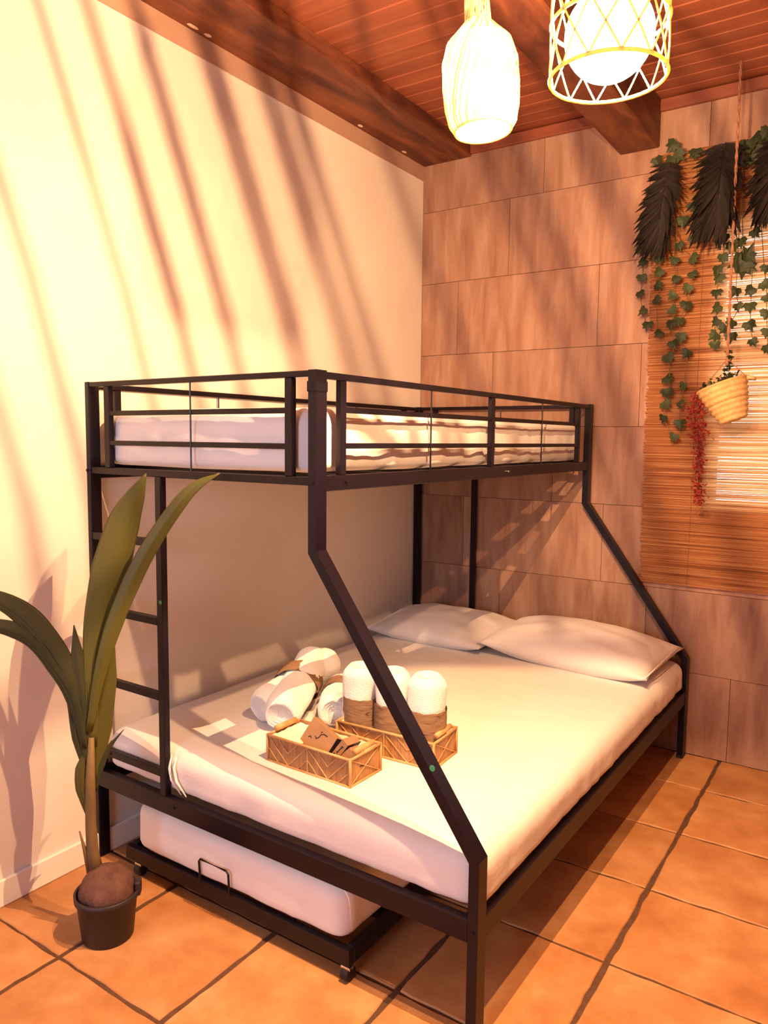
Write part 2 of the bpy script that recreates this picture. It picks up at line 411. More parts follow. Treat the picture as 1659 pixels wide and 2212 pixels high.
# ------------------------------------------------------------------ mattresses and pillows
def rounded_box(x0, x1, y0, y1, z0, z1, r, step=.035, fn=None, rz=None, rb=.022):
    hx, hy, hz = (x1 - x0) / 2, (y1 - y0) / 2, (z1 - z0) / 2; rz = rz or r
    cx, cy, cz = (x0 + x1) / 2, (y0 + y1) / 2, (z0 + z1) / 2
    nx, ny, nz = max(4, int(2 * hx / step)), max(4, int(2 * hy / step)), max(8, int(2 * hz / (step * .45)))
    idx = {}; vs = []; fs = []
    def co(n, i, h, rr):                     # denser near the ends
        t = -1 + 2 * i / n
        return h * math.copysign(1 - (1 - abs(t)) ** 1.25, t)
    def vert(i, j, k):
        key = (i, j, k)
        if key in idx: return idx[key]
        p = Vector((co(nx, i, hx, r), co(ny, j, hy, r), co(nz, k, hz, rz)))
        inner = Vector((max(-(hx - r), min(hx - r, p.x)), max(-(hy - r), min(hy - r, p.y)), max(-(hz - rb), min(hz - rz, p.z))))
        d = p - inner
        if d.length > 1e-9:
            zz_ = rb if d.z < 0 else rz
            s_ = Vector((d.x / r, d.y / r, d.z / zz_)); s_.normalize(); n_ = s_.copy()
            p = inner + Vector((s_.x * r, s_.y * r, s_.z * zz_))
        else: n_ = Vector((0, 0, 1 if p.z > 0 else -1))
        w = p + Vector((cx, cy, cz))
        if fn: w = fn(w, n_)
        idx[key] = len(vs); vs.append(w[:]); return idx[key]
    for i in range(nx):
        for j in range(ny):
            for k in (0, nz): fs.append([vert(i, j, k), vert(i + 1, j, k), vert(i + 1, j + 1, k), vert(i, j + 1, k)])
    for i in range(nx):
        for k in range(nz):
            for j in (0, ny): fs.append([vert(i, j, k), vert(i + 1, j, k), vert(i + 1, j, k + 1), vert(i, j, k + 1)])
    for j in range(ny):
        for k in range(nz):
            for i in (0, nx): fs.append([vert(i, j, k), vert(i, j + 1, k), vert(i, j + 1, k + 1), vert(i, j, k + 1)])
    return MB().add(vs, fs)
def sheet_fn(x0, x1, y0, y1, z0, z1, amp=1.0, seed=0, hem=.012):
    def f(w, n):
        q = w + Vector((seed, seed * 2, 0)); side = 1 - abs(n.z)
        low = max(0, 1 - (w.z - z0) / (z1 - z0)) * side
        # vertical pleats that grow towards the hem, and soft dents
        s_ = q.x if abs(n.y) > abs(n.x) else q.y
        pl_ = noise.noise(Vector((s_ * 14, q.z * 3, 1 + seed))) * .011 * low + noise.noise(Vector((s_ * 34 + q.z * 8, q.z * 5, 5))) * .004 * side
        soft = noise.noise(q * 3.1) * .006
        d = n * (pl_ + soft * (0.35 + .65 * side)) * amp
        if n.z > .5:
            d.z += (noise.noise(Vector((q.x * 5 + q.y * 2, q.y * 2.2, 3))) * .0035 + abs(noise.noise(Vector((q.x * 9 - q.y * 5, q.y * 4, 9)))) * -.003) * amp
        d.z -= abs(noise.noise(Vector((s_ * 6, 2, seed)))) * hem * low
        return w + d
    return f
def mattress(name, x0, x1, y0, y1, z0, z1, r, label, seed, rz=None, hem=.012, par=None, amp=1.0):
    mb = rounded_box(x0, x1, y0, y1, z0, z1, r, .03, sheet_fn(x0, x1, y0, y1, z0, z1, amp, seed, hem), rz)
    o = mb.build(name, M['sheet'], par, True)
    return o
def on_bed(o):
    o.rotation_euler = (0, 0, BY); return o
m_up = on_bed(mattress('mattress', .045, .936, -2.050, -.052, 1.334, 1.512, .062, '', 1, rz=.062, hem=.002, amp=1.25))
tag(m_up, 'single mattress in white fitted sheet on the upper bunk', 'mattress')
m_lo = on_bed(mattress('mattress', .035, 1.452, -2.054, -.050, .3165, .455, .060, '', 5, rz=.058, hem=.003, amp=.75))
tag(m_lo, 'wide double mattress in white fitted sheet on the lower bunk', 'mattress')
# piping-like folds at the left front corner of the lower sheet
fold = MB()
for dx in (0, .022):
    fold.tube([(.375 + dx, -2.052, .440), (.372 + dx, -2.062, .405), (.385 + dx, -2.064, .365), (.425 + dx, -2.060, .325)], [.002, .005, .005, .002], 6)
fo = fold.build('sheet_fold', M['sheet'], m_lo, True)

def pillow(name, L, Wd, H, seed, label):
    nu, nv = 44, 30; vs = []; fs = []
    for s_ in (1, -1):
        for i in range(nu + 1):
            for j in range(nv + 1):
                u, v = -1 + 2 * i / nu, -1 + 2 * j / nv
                au, av = abs(u), abs(v)
                px = L / 2 * u * (1 - .045 * (1 - av ** 2) * au ** 3 * 1.0) ; py = Wd / 2 * v * (1 - .07 * (1 - au ** 2) * av ** 3)
                prof = (max(0, 1 - au ** 2.6) ** .62) * (max(0, 1 - av ** 2.2) ** .62)
                wr = noise.noise(Vector((u * 3 + seed, v * 3, 0))) * .010 + noise.noise(Vector((u * 11 * au + seed, v * 9, 4))) * .006 * (au ** 2)
                z = (H * .62 * prof if s_ > 0 else -H * .38 * min(1, prof * 1.8)) + (wr * prof ** .5 if s_ > 0 else 0)
                vs.append((px, py, z))
    n1 = (nu + 1) * (nv + 1)
    for s_ in (0, 1):
        for i in range(nu):
            for j in range(nv):
                a = s_ * n1 + i * (nv + 1) + j; f = (a, a + nv + 1, a + nv + 2, a + 1)
                fs.append(f if s_ == 0 else f[::-1])
    bm = bmesh.new(); me = bpy.data.meshes.new(name); me.from_pydata(vs, [], fs); bm.from_mesh(me)
    bmesh.ops.remove_doubles(bm, verts=bm.verts[:], dist=.0008); bmesh.ops.recalc_face_normals(bm, faces=bm.faces[:]); bm.to_mesh(me); bm.free()
    return link(name, me, M['sheet'], None, True)
p1 = pillow('pillow', .645, .50, .125, 3, ''); p1.location = (.358, -.325, .505); p1.rotation_euler = (.06, 0, -.02)
tag(p1, 'flatter white pillow in the corner of the lower bunk, half in shadow', 'pillow')
p2 = pillow('pillow', .77, .50, .155, 8, ''); p2.location = (1.052, -.335, .518); p2.rotation_euler = (.05, .03, -.06)
tag(p2, 'plump white pillow at the open side of the lower bunk head', 'pillow')
hem = MB()
for i in range(2):
    hem.tube([(.345 + .03 * i, -.235, .004), (.350 + .03 * i, -.1, .016), (.345 + .03 * i, .1, .016), (.340 + .03 * i, .235, .004)], .0028, 6)
ho = hem.build('pillowcase_hem', M['sheet'], p2, True)

# ------------------------------------------------------------------ trundle
tr = empty('trundle_bed', (0, 0, 0), (0, 0, BY)); tag(tr, 'low black metal trundle frame on castors pushed under the bunk', 'trundle bed')
TXa, TXb, TYa, TYb = .165, 1.085, -2.075, -.12
bpart('front_rail', MB().box(TXa, TXb, TYa, TYa + .025, .042, .088, .002), None, tr)
bpart('back_rail', MB().box(TXa, TXb, TYb - .025, TYb, .042, .088, .002), None, tr)
for xa in (TXa, TXb - .025): bpart('side_rail', MB().box(xa, xa + .025, TYa + .025, TYb - .025, .042, .088, .002), None, tr)
for i in range(7):
    yy = TYa + .2 + i * .26; bpart('slat', MB().box(TXa + .025, TXb - .025, yy - .015, yy + .015, .066, .084), None, tr)
h = bpart('handle', MB().tube([(.524, TYa - .002, .088), (.524, TYa - .006, .155), (.530, TYa - .007, .163), (.640, TYa - .007, .163), (.648, TYa - .006, .155), (.648, TYa - .002, .088)], .0035, 8), None, tr)
h['label'] = 'thin black wire pull handle'
for cx, cy in ((TXa + .06, TYa + .012), (TXb - .012, TYa + .012), (TXa + .06, TYb - .02), (TXb - .02, TYb - .02)):
    c = MB().tube([(cx - .011, cy, .0205), (cx + .011, cy, .0205)], .0205, 18).build('castor', M['rubber'], tr)
    MB().box(cx - .015, cx + .015, cy - .012, cy + .006, .034, .042, .001).tube([(cx - .013, cy, .0205), (cx - .0125, cy, .0205)], .009, 10).box(cx - .015, cx - .0125, cy - .008, cy + .004, .02, .036).build('fork', M['chrome'], c)
m_tr = on_bed(mattress('mattress', .20, 1.06, -2.066, -.15, .089, .248, .05, '', 9, rz=.05, hem=.006, amp=.6))
tag(m_tr, 'white sheeted mattress lying on the trundle under the bed', 'mattress')

# ------------------------------------------------------------------ baskets
ZM = .452
def storage_basket(loc, yaw, L, Wd, H, label):
    b = empty('storage_basket', loc, (0, 0, yaw)); tag(b, label, 'basket', 'rattan baskets on the lower bunk')
    t = .004
    def panel(n, fn):
        mb = MB(); q = int(n / .0045)
        for i in range(q):
            u = (i + .5) / q * n - n / 2; mb2 = fn(u); mb.box(*mb2)
        return mb
    for s_ in (-1, 1):
        yy = s_ * (Wd / 2 - t)
        p_ = panel(L - .006, lambda u: (u - .0019, u + .0019, yy - .0015, yy + .0015, .004, H - .004)).build('side_panel', M['rattan2'], b); p_['kind'] = 'stuff'
        x_ = MB()
        q = 4; dx = (L - .012) / q
        yo = s_ * (Wd / 2 - .001)
        for i in range(q):
            a = -L / 2 + .006 + i * dx
            x_.tube([(a, yo, .006 if i % 2 else H - .006), (a + dx, yo, H - .006 if i % 2 else .006)], .0017, 5)
            x_.tube([(a, yo, H * .5), (a + dx / 2, yo, H - .006 if i % 2 else .006)], .0014, 5)
            x_.tube([(a + dx / 2, yo, .006 if i % 2 else H - .006), (a + dx, yo, H * .5)], .0014, 5)
        x_.tube([(0, yo, .003), (0, yo, H - .003)], .0022, 6)
        x_.build('lattice', M['rattan'], b)
    for s_ in (-1, 1):
        xx = s_ * (L / 2 - t)
        p_ = panel(Wd - .006, lambda u: (xx - .0015, xx + .0015, u - .0019, u + .0019, .004, H - .004)).build('end_panel', M['rattan2'], b); p_['kind'] = 'stuff'
        xo = s_ * (L / 2 - .001)
        MB().tube([(xo, -Wd / 2 + .006, .006), (xo, Wd / 2 - .006, H - .006)], .0017, 5).tube([(xo, -Wd / 2 + .006, H - .006), (xo, Wd / 2 - .006, .006)], .0017, 5).build('lattice', M['rattan'], b)
        hd = MB().tube([(s_ * (L / 2 - .008), -Wd * .30, H + .009), (s_ * (L / 2 - .008), Wd * .30, H + .009)], .0088, 12).build('handle', M['rattan'], b, True)
        hd['label'] = 'short round cane handle'
    fr = MB()
    for z in (.004, H - .003):
        for s_ in (-1, 1):
            fr.tube([(-L / 2, s_ * Wd / 2, z), (L / 2, s_ * Wd / 2, z)], .004, 8); fr.tube([(s_ * L / 2, -Wd / 2, z), (s_ * L / 2, Wd / 2, z)], .004, 8)
    for sx in (-1, 1):
        for sy in (-1, 1): fr.tube([(sx * L / 2, sy * Wd / 2, .002), (sx * L / 2, sy * Wd / 2, H)], .0042, 8)
    fr.build('frame', M['rattan'], b, True)
    MB().box(-L / 2 + .004, L / 2 - .004, -Wd / 2 + .004, Wd / 2 - .004, .002, .006).build('bottom_panel', M['rattan2'], b)
    # cloth lining: crumpled sheet lying in the basket
    n, m2 = 26, 14; vs = []; fs = []
    for i in range(n + 1):
        for j in range(m2 + 1):
            u, v = -1 + 2 * i / n, -1 + 2 * j / m2
            e = max(abs(u), abs(v)) ** 4
            z = .03 + (H - .030) * e * .85 + abs(noise.noise(Vector((u * 4, v * 3, L * 40 + yaw)))) * .018 * (1 - .5 * e)
            vs.append((u * (L / 2 - .008), v * (Wd / 2 - .008), min(z, H - .001)))
    for i in range(n):
        for j in range(m2): a = i * (m2 + 1) + j; fs.append((a, a + m2 + 1, a + m2 + 2, a + 1))
    MB().add(vs, fs).build('cloth_lining', M['lining'], b, True)
    return b
B1 = ((.812, -1.868), -.02); B2 = ((.925, -1.642), .05); BH = .086
storage_basket((*B1[0], ZM), B1[1], .315, .148, BH, 'woven rattan basket holding dark kraft boxes, nearer the bed foot')
storage_basket((*B2[0], ZM), B2[1], .345, .156, BH, 'woven rattan basket holding three upright rolled towels, behind the slanted post')

# kraft gift boxes in the first basket
def kraft_box(loc, rot, a, b, c, label, group='kraft boxes in the front basket'):
    e = empty('gift_box', loc, rot); tag(e, label, 'box', group)
    MB().box(-a / 2, a / 2, -b / 2, b / 2, 0, c, .001).build('carton', M['card'], e)
    MB().box(a / 2, a / 2 + .0012, -b / 2, b / 2, 0, c).build('dark_edge', M['ink'], e)
    pr_ = MB()
    yb_ = -b / 2 - .0006
    pr_.tube([(-a * .30, yb_, c * .30), (-a * .25, yb_, c * .38), (-a * .18, yb_, c * .34)], .0014, 5)
    pr_.tube([(-a * .12, yb_, c * .50), (-a * .05, yb_, c * .46), (0, yb_, c * .56), (a * .02, yb_, c * .70), (a * .10, yb_, c * .78), (a * .22, yb_, c * .80)], .0015, 5)
    pr_.tube([(-a * .02, yb_, c * .74), (a * .01, yb_, c * .80)], .0011, 5)
    pr_.build('printed_mark', M['ink'], e)
    return e
kraft_box((.790, -1.885, .498), (-.5, .30, -.25), .118, .030, .080, 'kraft box with dark curly print, leftmost in the front basket')
kraft_box((.862, -1.868, .484), (-.15, .62, -.1), .026, .062, .085, 'thin upright kraft box with dark edges, middle of the front basket')
kraft_box((.905, -1.880, .480), (-.2, .80, -.15), .060, .040, .058, 'tilted kraft box with dark end, rightmost in the front basket')

# ------------------------------------------------------------------ towels
def towel_roll(r, L, seed, flare=0.0, bulge=0.0, axis_curve=0.0, spiral=True):
    n, m_ = 30, 26; vs = []; fs = []
    prof = []
    for i in range(m_ + 1):
        t = i / m_; e = min(t, 1 - t) / .12
        rr = r * (1 - .22 * max(0, 1 - e) ** 2.2) * (1 + flare * (abs(t - .5) * 2) ** 2)
        prof.append((rr, t * L))
    for i, (rr, z) in enumerate(prof):
        for k in range(n):
            a = 2 * PI * k / n; d = 1 + noise.noise(Vector((math.cos(a) * 1.6 + seed, math.sin(a) * 1.6, z * 11))) * .09
            step_ = .05 * max(0, 1 - abs(((a - 1.2 + z * 1.2) % (2 * PI)) - .25) / .25)
            rr2 = rr * (d + step_)
            vs.append((rr2 * math.cos(a) + axis_curve * math.sin(PI * z / L), rr2 * math.sin(a), z))
    for i in range(m_):
        for k in range(n): k2 = (k + 1) % n; fs.append((i * n + k, i * n + k2, (i + 1) * n + k2, (i + 1) * n + k))
    mb = MB().add(vs, fs)
    for (idx, s_) in ((0, -1), (m_, 1)):        # spiral ends: concentric steps
        base = [vs[idx * n + k] for k in range(n)]; cx = sum(v[0] for v in base) / n; cy = sum(v[1] for v in base) / n; z0 = base[0][2]
        rings = [base]
        for q, (f_, dz) in enumerate(((.86, .006), (.82, -.002), (.66, .003), (.62, -.004), (.46, .001), (.42, -.005), (.24, -.001), (.2, -.007), (.02, -.006))):
            rings.append([(cx + (v[0] - cx) * f_, cy + (v[1] - cy) * f_, z0 + s_ * dz) for v in base])
        vv = [v for R_ in rings for v in R_]; ff = []
        for i in range(len(rings) - 1):
            for k in range(n): k2 = (k + 1) % n; ff.append((i * n + k, i * n + k2, (i + 1) * n + k2, (i + 1) * n + k))
        mb.add(vv, ff)
    return mb
def band(r, z0, z1, seed, n=30):
    mb = MB(); prof = []
    vs = []; fs = []; m_ = 6
    for i in range(m_ + 1):
        t = i / m_
        for k in range(n):
            a = 2 * PI * k / n
            ed = (noise.noise(Vector((math.cos(a) * 3 + seed, math.sin(a) * 3, 7))) * .006) * (1 if i in (0, m_) else 0)
            rr = r * (1 + noise.noise(Vector((math.cos(a) * 3, math.sin(a) * 3, t * 5 + seed))) * .03)
            vs.append((rr * math.cos(a), rr * math.sin(a), z0 + (z1 - z0) * t + ed))
    for i in range(m_):
        for k in range(n): k2 = (k + 1) % n; fs.append((i * n + k, i * n + k2, (i + 1) * n + k2, (i + 1) * n + k))
    return mb.add(vs, fs)
def aim(o, p0, p1):
    d = (Vector(p1) - Vector(p0)); o.location = p0; o.rotation_mode = 'QUATERNION'
    o.rotation_quaternion = d.to_track_quat('Z', 'Y'); return o
# three rolls standing in the second basket
for i, (x, y, r, L, lab, crv) in enumerate(((.800, -1.655, .0560, .243, 'white rolled towel with bark paper band, leftmost of three standing in a basket', -.010),
                                     (.915, -1.648, .0545, .246, 'white rolled towel with bark paper band, middle of three behind the slanted post', 0),
                                     (1.033, -1.636, .0560, .248, 'white rolled towel with bark paper band, rightmost of three standing in a basket', 0))):
    e = empty('rolled_towel', (x, y, ZM + .008), (0, 0, i * 1.3)); tag(e, lab, 'towel', 'rolled towels upright in the basket')
    towel_roll(r, L, i * 3.1, 0.02, axis_curve=crv).build('towel', M['towel'], e, True)
    band(r * 1.085, .062, .150, i * 2.2).build('paper_band', M['kraft'], e, True)
# lying towels to the left of the baskets
e = empty('rolled_towel'); tag(e, 'two white towels rolled together in a brown paper band, leaning beside the front basket', 'towel')
pA, pB = Vector((.540, -1.760, .512)), Vector((.345, -1.335, .600))
aim(e, pA, pB); LT = (pB - pA).length
inv = e.rotation_quaternion.to_matrix().to_4x4(); inv.translation = pA; inv = inv.inverted()
for k_, (q0, q1, r_) in enumerate((((.548, -1.762, .515), (.405, -1.405, .600), .064), ((.430, -1.730, .508), (.445, -1.365, .592), .060))):
    q0, q1 = inv @ Vector(q0), inv @ Vector(q1)
    o = towel_roll(r_, (q1 - q0).length, k_ * 4, .06, axis_curve=0).build('towel', M['towel'], e, True)
    aim(o, q0, q1)
bo = band(.076, 0, .075, 9).build('paper_band', M['kraft'], e, True); bo.scale = (1.12, .98, 1); bo.rotation_mode = 'XYZ'
bo.location = inv @ Vector((.470, -1.600, .548))
e2 = empty('rolled_towel'); tag(e2, 'white rolled towel lying with its spiral end facing out beside the baskets', 'towel')
pA, pB = Vector((.665, -1.628, .513)), Vector((.535, -1.41, .516))
aim(e2, pA, pB); LT2 = (pB - pA).length
towel_roll(.058, LT2, 21, 0.0).build('towel', M['towel'], e2, True)
band(.0625, LT2 * .50, LT2 * .80, 4).build('paper_band', M['kraft'], e2, True)
# ------------------------------------------------------------------ potted coconut palm
pp = empty('potted_palm', (.381, -2.316, 0)); tag(pp, 'young coconut palm with long green leaves in a black plastic pot', 'plant')
MB().lathe([(.0, 0), (.068, 0), (.071, .003), (.083, .118), (.089, .119), (.090, .136), (.084, .137), (.080, .122), (.078, .10), (.0, .10)], 40).build('pot', M['pot'], pp, True)
lug = MB().box(.078, .094, -.016, .018, .118, .158, .003); lo = lug.build('pot_lug', M['pot'], pp); lo.rotation_euler = (0, 0, .75)
vs = []; mb = MB()
prof = [(.001, .205)] + [(.077 * math.sin(a), .13 + .077 * math.cos(a)) for a in [PI * i / 18 for i in range(1, 15)]]
c = mb.lathe(prof, 36)
c.v = [(x * (1 + .04 * noise.noise(Vector((x * 20, y * 20, z * 20)))), y * (1 + .04 * noise.noise(Vector((x * 20, y * 20, z * 20 + 5)))), z) for x, y, z in c.v]
co_ = c.build('coconut', M['coco'], pp, True)
off = Vector((.381, -2.316, 0))
def blade(name, pts, ws, ridge=.25, nrm=None, m_=None, n=7, par=pp, base=off, droop=0):
    n = 13
    pts = [Vector(p) for p in pts]
    # resample with catmull-rom
    P = [pts[0] * 2 - pts[1]] + pts + [pts[-1] * 2 - pts[-2]]; C = []; Wd = []
    wsx = [ws[0]] + list(ws) + [ws[-1]]
    sub = 5
    for i in range(1, len(P) - 2):
        for s_ in range(sub):
            t = s_ / sub
            a, b, c_, d = P[i - 1], P[i], P[i + 1], P[i + 2]
            C.append(.5 * ((2 * b) + (c_ - a) * t + (2 * a - 5 * b + 4 * c_ - d) * t * t + (3 * b - a - 3 * c_ + d) * t ** 3))
            Wd.append(wsx[i] * (1 - t) + wsx[i + 1] * t)
    C.append(pts[-1]); Wd.append(ws[-1])
    view = nrm or Vector((.82, -.58, 0.05)); vs = []; fs = []
    for i, p in enumerate(C):
        t = (C[min(i + 1, len(C) - 1)] - C[max(i - 1, 0)]).normalized()
        side = t.cross(view); side.normalize(); nn = side.cross(t).normalized()
        for k in range(n):
            u = -1 + 2 * k / (n - 1)
            pleat = (.08 if k % 2 else 0) * Wd[i]
            vs.append((p + side * u * Wd[i] * .5 + nn * (-(abs(u)) * ridge * Wd[i] * .5 + pleat) - base)[:])
    for i in range(len(C) - 1):
        for k in range(n - 1): a = i * n + k; fs.append((a, a + n, a + n + 1, a + 1))
    mb = MB().add(vs, fs); o = mb.build(name, m_ or M['leaf'], par, True)
    sol = o.modifiers.new('thickness', 'SOLIDIFY'); sol.thickness = .0012
    return o
LW = .0014   # metres per photo pixel at the plant
blade('leaf', [(.345, -2.322, .55), (.346, -2.320, .771), (.356, -2.305, .901), (.378, -2.275, 1.057), (.399, -2.245, 1.186), (.420, -2.219, 1.263), (.437, -2.195, 1.325)],
      [.022, .045, .078, .105, .088, .052, .003], .25)
blade('leaf', [(.345, -2.335, .60), (.371, -2.316, .76), (.404, -2.295, .893), (.449, -2.258, 1.035), (.494, -2.220, 1.145), (.546, -2.174, 1.247), (.586, -2.142, 1.299), (.632, -2.103, 1.329)],
      [.018, .034, .046, .050, .046, .040, .028, .003], .5, nrm=Vector((.75, -.45, .5)))
blade('leaf', [(.340, -2.334, .50), (.324, -2.351, .668), (.300, -2.387, .808), (.266, -2.432, .905), (.241, -2.467, .955), (.209, -2.512, .992), (.178, -2.556, 1.005)],
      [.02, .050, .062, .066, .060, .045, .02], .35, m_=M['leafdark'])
blade('leaf', [(.336, -2.340, .55), (.318, -2.362, .70), (.291, -2.400, .800), (.262, -2.437, .866), (.233, -2.478, .903), (.201, -2.523, .920), (.170, -2.567, .915)],
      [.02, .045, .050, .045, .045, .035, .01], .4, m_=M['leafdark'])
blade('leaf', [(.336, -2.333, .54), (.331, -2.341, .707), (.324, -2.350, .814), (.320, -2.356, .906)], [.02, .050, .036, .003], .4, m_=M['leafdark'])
blade('leaf', [(.344, -2.318, .44), (.355, -2.305, .60), (.368, -2.288, .740), (.379, -2.272, .88)], [.02, .062, .052, .004], .35)
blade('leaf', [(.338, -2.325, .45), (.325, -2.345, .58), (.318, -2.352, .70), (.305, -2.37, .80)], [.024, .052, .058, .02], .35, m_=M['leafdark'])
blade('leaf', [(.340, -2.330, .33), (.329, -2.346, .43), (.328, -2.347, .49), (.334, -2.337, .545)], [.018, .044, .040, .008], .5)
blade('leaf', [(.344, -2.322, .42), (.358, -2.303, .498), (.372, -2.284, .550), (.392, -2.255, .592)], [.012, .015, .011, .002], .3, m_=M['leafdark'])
def rel(p): return tuple(Vector(p) - off)
MB().tube([rel(p) for p in ((.345, -2.322, .17), (.339, -2.330, .24), (.337, -2.332, .33), (.338, -2.331, .45), (.342, -2.326, .58))], [.021, .017, .015, .014, .008], 12).build('stem', M['stem'], pp, True)
MB().tube([rel(p) for p in ((.335, -2.338, .18), (.328, -2.347, .25), (.320, -2.357, .31))], [.009, .006, .002], 8).build('old_stalk', M['stem'], pp, True)

# ------------------------------------------------------------------ reed blind
bl = empty('reed_blind', (1.21, -.018, .78)); tag(bl, 'wide amber reed blind hung over the window on the tiled wall', 'blind')
def reed(mb, pts, rs):            # split reed: an open half-round facing the room
    vs = []; n = 4
    for (x, y, z_), r_ in zip(pts, rs):
        for k in range(n):
            a = PI + PI * k / (n - 1); vs.append((x, y + r_ * math.sin(a) , z_ + r_ * math.cos(a)))
    mb.add(vs, [(i * n + k, i * n + k + 1, (i + 1) * n + k + 1, (i + 1) * n + k) for i in range(len(pts) - 1) for k in range(n - 1)])
mb = MB(); z = 0.0; rr = random.Random(3)
while z < 1.905:
    r = rr.uniform(.0017, .0030); x0 = rr.uniform(-.008, .010) + .012 * (1 - z / 1.9) ; y = rr.uniform(-.0015, .0015)
    dz0, dz1 = rr.uniform(-.0012, .0012), rr.uniform(-.0012, .0012)
    segs = [x0]
    for q in range(3): segs.append(.36 * (q + 1) + rr.uniform(-.03, .03))
    segs.append(1.25 + rr.uniform(-.01, .01))
    reed(mb, [(x, y + rr.uniform(-.001, .001), z + r + dz0 + (dz1 - dz0) * k / 4 + rr.uniform(-.0005, .0005)) for k, x in enumerate(segs)], [r, r * .95, r, r * .9, r])
    z += 2 * r - rr.uniform(0, .0012)
ro = mb.build('reeds', M['reed'], bl); ro['kind'] = 'stuff'
for x in (.22, .66, 1.08):
    MB().tube([(x, -.0045, .002), (x + .004, -.0048, 1.0), (x, -.0045, 1.9)], .0009, 5).build('thread', M['thread'], bl)
MB().box(-.005, 1.25, .004, .012, 1.885, 1.908).build('head_batten', M['rattan'], bl)

# ------------------------------------------------------------------ ivy, palms, garland
def ivy_leaf_mesh(seed):
    rnd = random.Random(seed); pts = [(0, .0), (.35, -.10), (.62, .18), (.42, .38), (.46, .62), (.16, .62), (0, 1.0), (-.16, .62), (-.46, .62), (-.42, .38), (-.62, .18), (-.35, -.10)]
    pts = [(x * rnd.uniform(.88, 1.1), y * rnd.uniform(.92, 1.08)) for x, y in pts]
    vs = [(0, .35, .10)] + [(x, y, -.14 * abs(x) + .03) for x, y in pts]; n = len(pts)
    fs = [(0, i + 1, (i + 1) % n + 1) for i in range(n)]
    b = n + 1; vs2 = vs + [(x, y, z - .03) for x, y, z in vs]
    fs = fs + [(b + f[0], b + f[2], b + f[1]) for f in fs] + [(i + 1, (i + 1) % n + 1, b + (i + 1) % n + 1, b + i + 1) for i in range(n)]
    me = MB().add(vs2, fs).mesh('leaf'); me.materials.append(M['ivy']); return me
IV = [ivy_leaf_mesh(s_) for s_ in range(4)]
rv = random.Random(11)
def add_leaf(parent, p, size, rot=None, tilt=None):
    o = bpy.data.objects.new('leaf', IV[rv.randrange(4)]); COL.objects.link(o); o.parent = parent
    # leaf lies in its xy plane, turned to face the room (towards -y)
    a = rot if rot is not None else rv.uniform(-.9, .9)
    o.rotation_euler = Matrix.Rotation(rv.uniform(-.5, .5), 3, 'Z').to_4x4().to_3x3().to_euler()
    Rm = Matrix.Rotation(rv.uniform(-.5, .5), 3, 'Z') @ Matrix.Rotation(PI / 2 + rv.uniform(-.3, .3), 3, 'X') @ Matrix.Rotation(a + PI, 3, 'Z')
    o.rotation_euler = Rm.to_euler(); s_ = size * rv.uniform(.85, 1.12)
    o.scale = (s_, s_, s_); o.location = p + (Rm @ Vector((0, -.4, 0))) * s_ ; return o
def vine(pts, label, top=None, size=.052, ybase=-.072):
    x0, z0 = pts[0]; tx, tz = top or (x0, z0 + .05)
    v = empty('ivy_vine', (tx, ybase, tz)); tag(v, label, 'vine', 'artificial ivy strands over the blind')
    path = [(0, 0, 0)]
    for (x, z) in pts: path.append((x - tx + rv.uniform(-.006, .006), rv.uniform(-.004, .004), z - tz))
    MB().tube(path, .0016, 5).build('vine_stem', M['stem'], v)
    for (x, z) in pts: add_leaf(v, Vector((x - tx, -.006 + rv.uniform(-.008, .004), z - tz)), size)
    return v
S1 = [(1.185, 2.27), (1.187, 2.22), (1.19, 2.149), (1.187, 2.08), (1.196, 2.007), (1.224, 1.94)]
S2 = [(1.261, 2.223), (1.26, 2.167), (1.264, 2.111), (1.261, 2.048), (1.273, 1.902)]
S3 = [(1.324, 2.21), (1.334, 2.13), (1.323, 2.062), (1.332, 1.998), (1.327, 1.938), (1.343, 1.851), (1.32, 1.793), (1.324, 1.702), (1.323, 1.641), (1.319, 1.59), (1.308, 1.529), (1.355, 1.447)]
S4 = [(1.415, 2.353), (1.402, 2.297), (1.343, 2.27), (1.406, 2.21), (1.406, 2.142), (1.384, 2.086), (1.383, 2.013), (1.357, 1.95), (1.368, 1.88), (1.393, 1.809), (1.384, 1.67), (1.382, 1.589), (1.382, 1.504)]
S5 = [(1.517, 2.282), (1.522, 2.196), (1.504, 2.15), (1.507, 2.117), (1.503, 2.055), (1.506, 1.993), (1.507, 1.935), (1.501, 1.877), (1.508, 1.838)]
S6 = [(1.575, 2.054), (1.591, 1.989), (1.564, 1.925), (1.57, 1.867), (1.538, 1.904)]
S7 = [(1.644, 2.283), (1.632, 2.052), (1.636, 1.986), (1.641, 1.91), (1.657, 1.843)]
S8 = [(1.661, 2.336), (1.688, 2.135), (1.692, 2.07), (1.7, 2.017), (1.698, 1.952), (1.705, 1.877), (1.712, 1.811)]
vine(S1, 'short ivy strand hanging on bare tiles at the left edge of the blind', (1.21, 2.60), .046)
vine(S2, 'short sparse ivy strand just inside the left edge of the blind', (1.25, 2.60), .044)
vine(S3, 'longest ivy strand, ending in a single leaf left of the red blossoms', (1.31, 2.62), .048)
vine(S4, 'long ivy strand in the middle of the amber part of the blind', (1.40, 2.60), .046)
vine(S5, 'dense ivy strand along the left edge of the bright window', (1.53, 2.60), .048)
vine(S6, 'short ivy strand right beside the hanging rope, over the bright window', (1.58, 2.58), .044)
vine(S7, 'sparse ivy strand over the middle of the bright window', (1.625, 2.58), .046)
vine(S8, 'ivy strand at the right edge of the photo over the bright window', (1.68, 2.60), .048)
gl = empty('ivy_garland', (1.2, -.062, 2.64)); tag(gl, 'horizontal ivy garland along the top edge of the blind', 'garland')
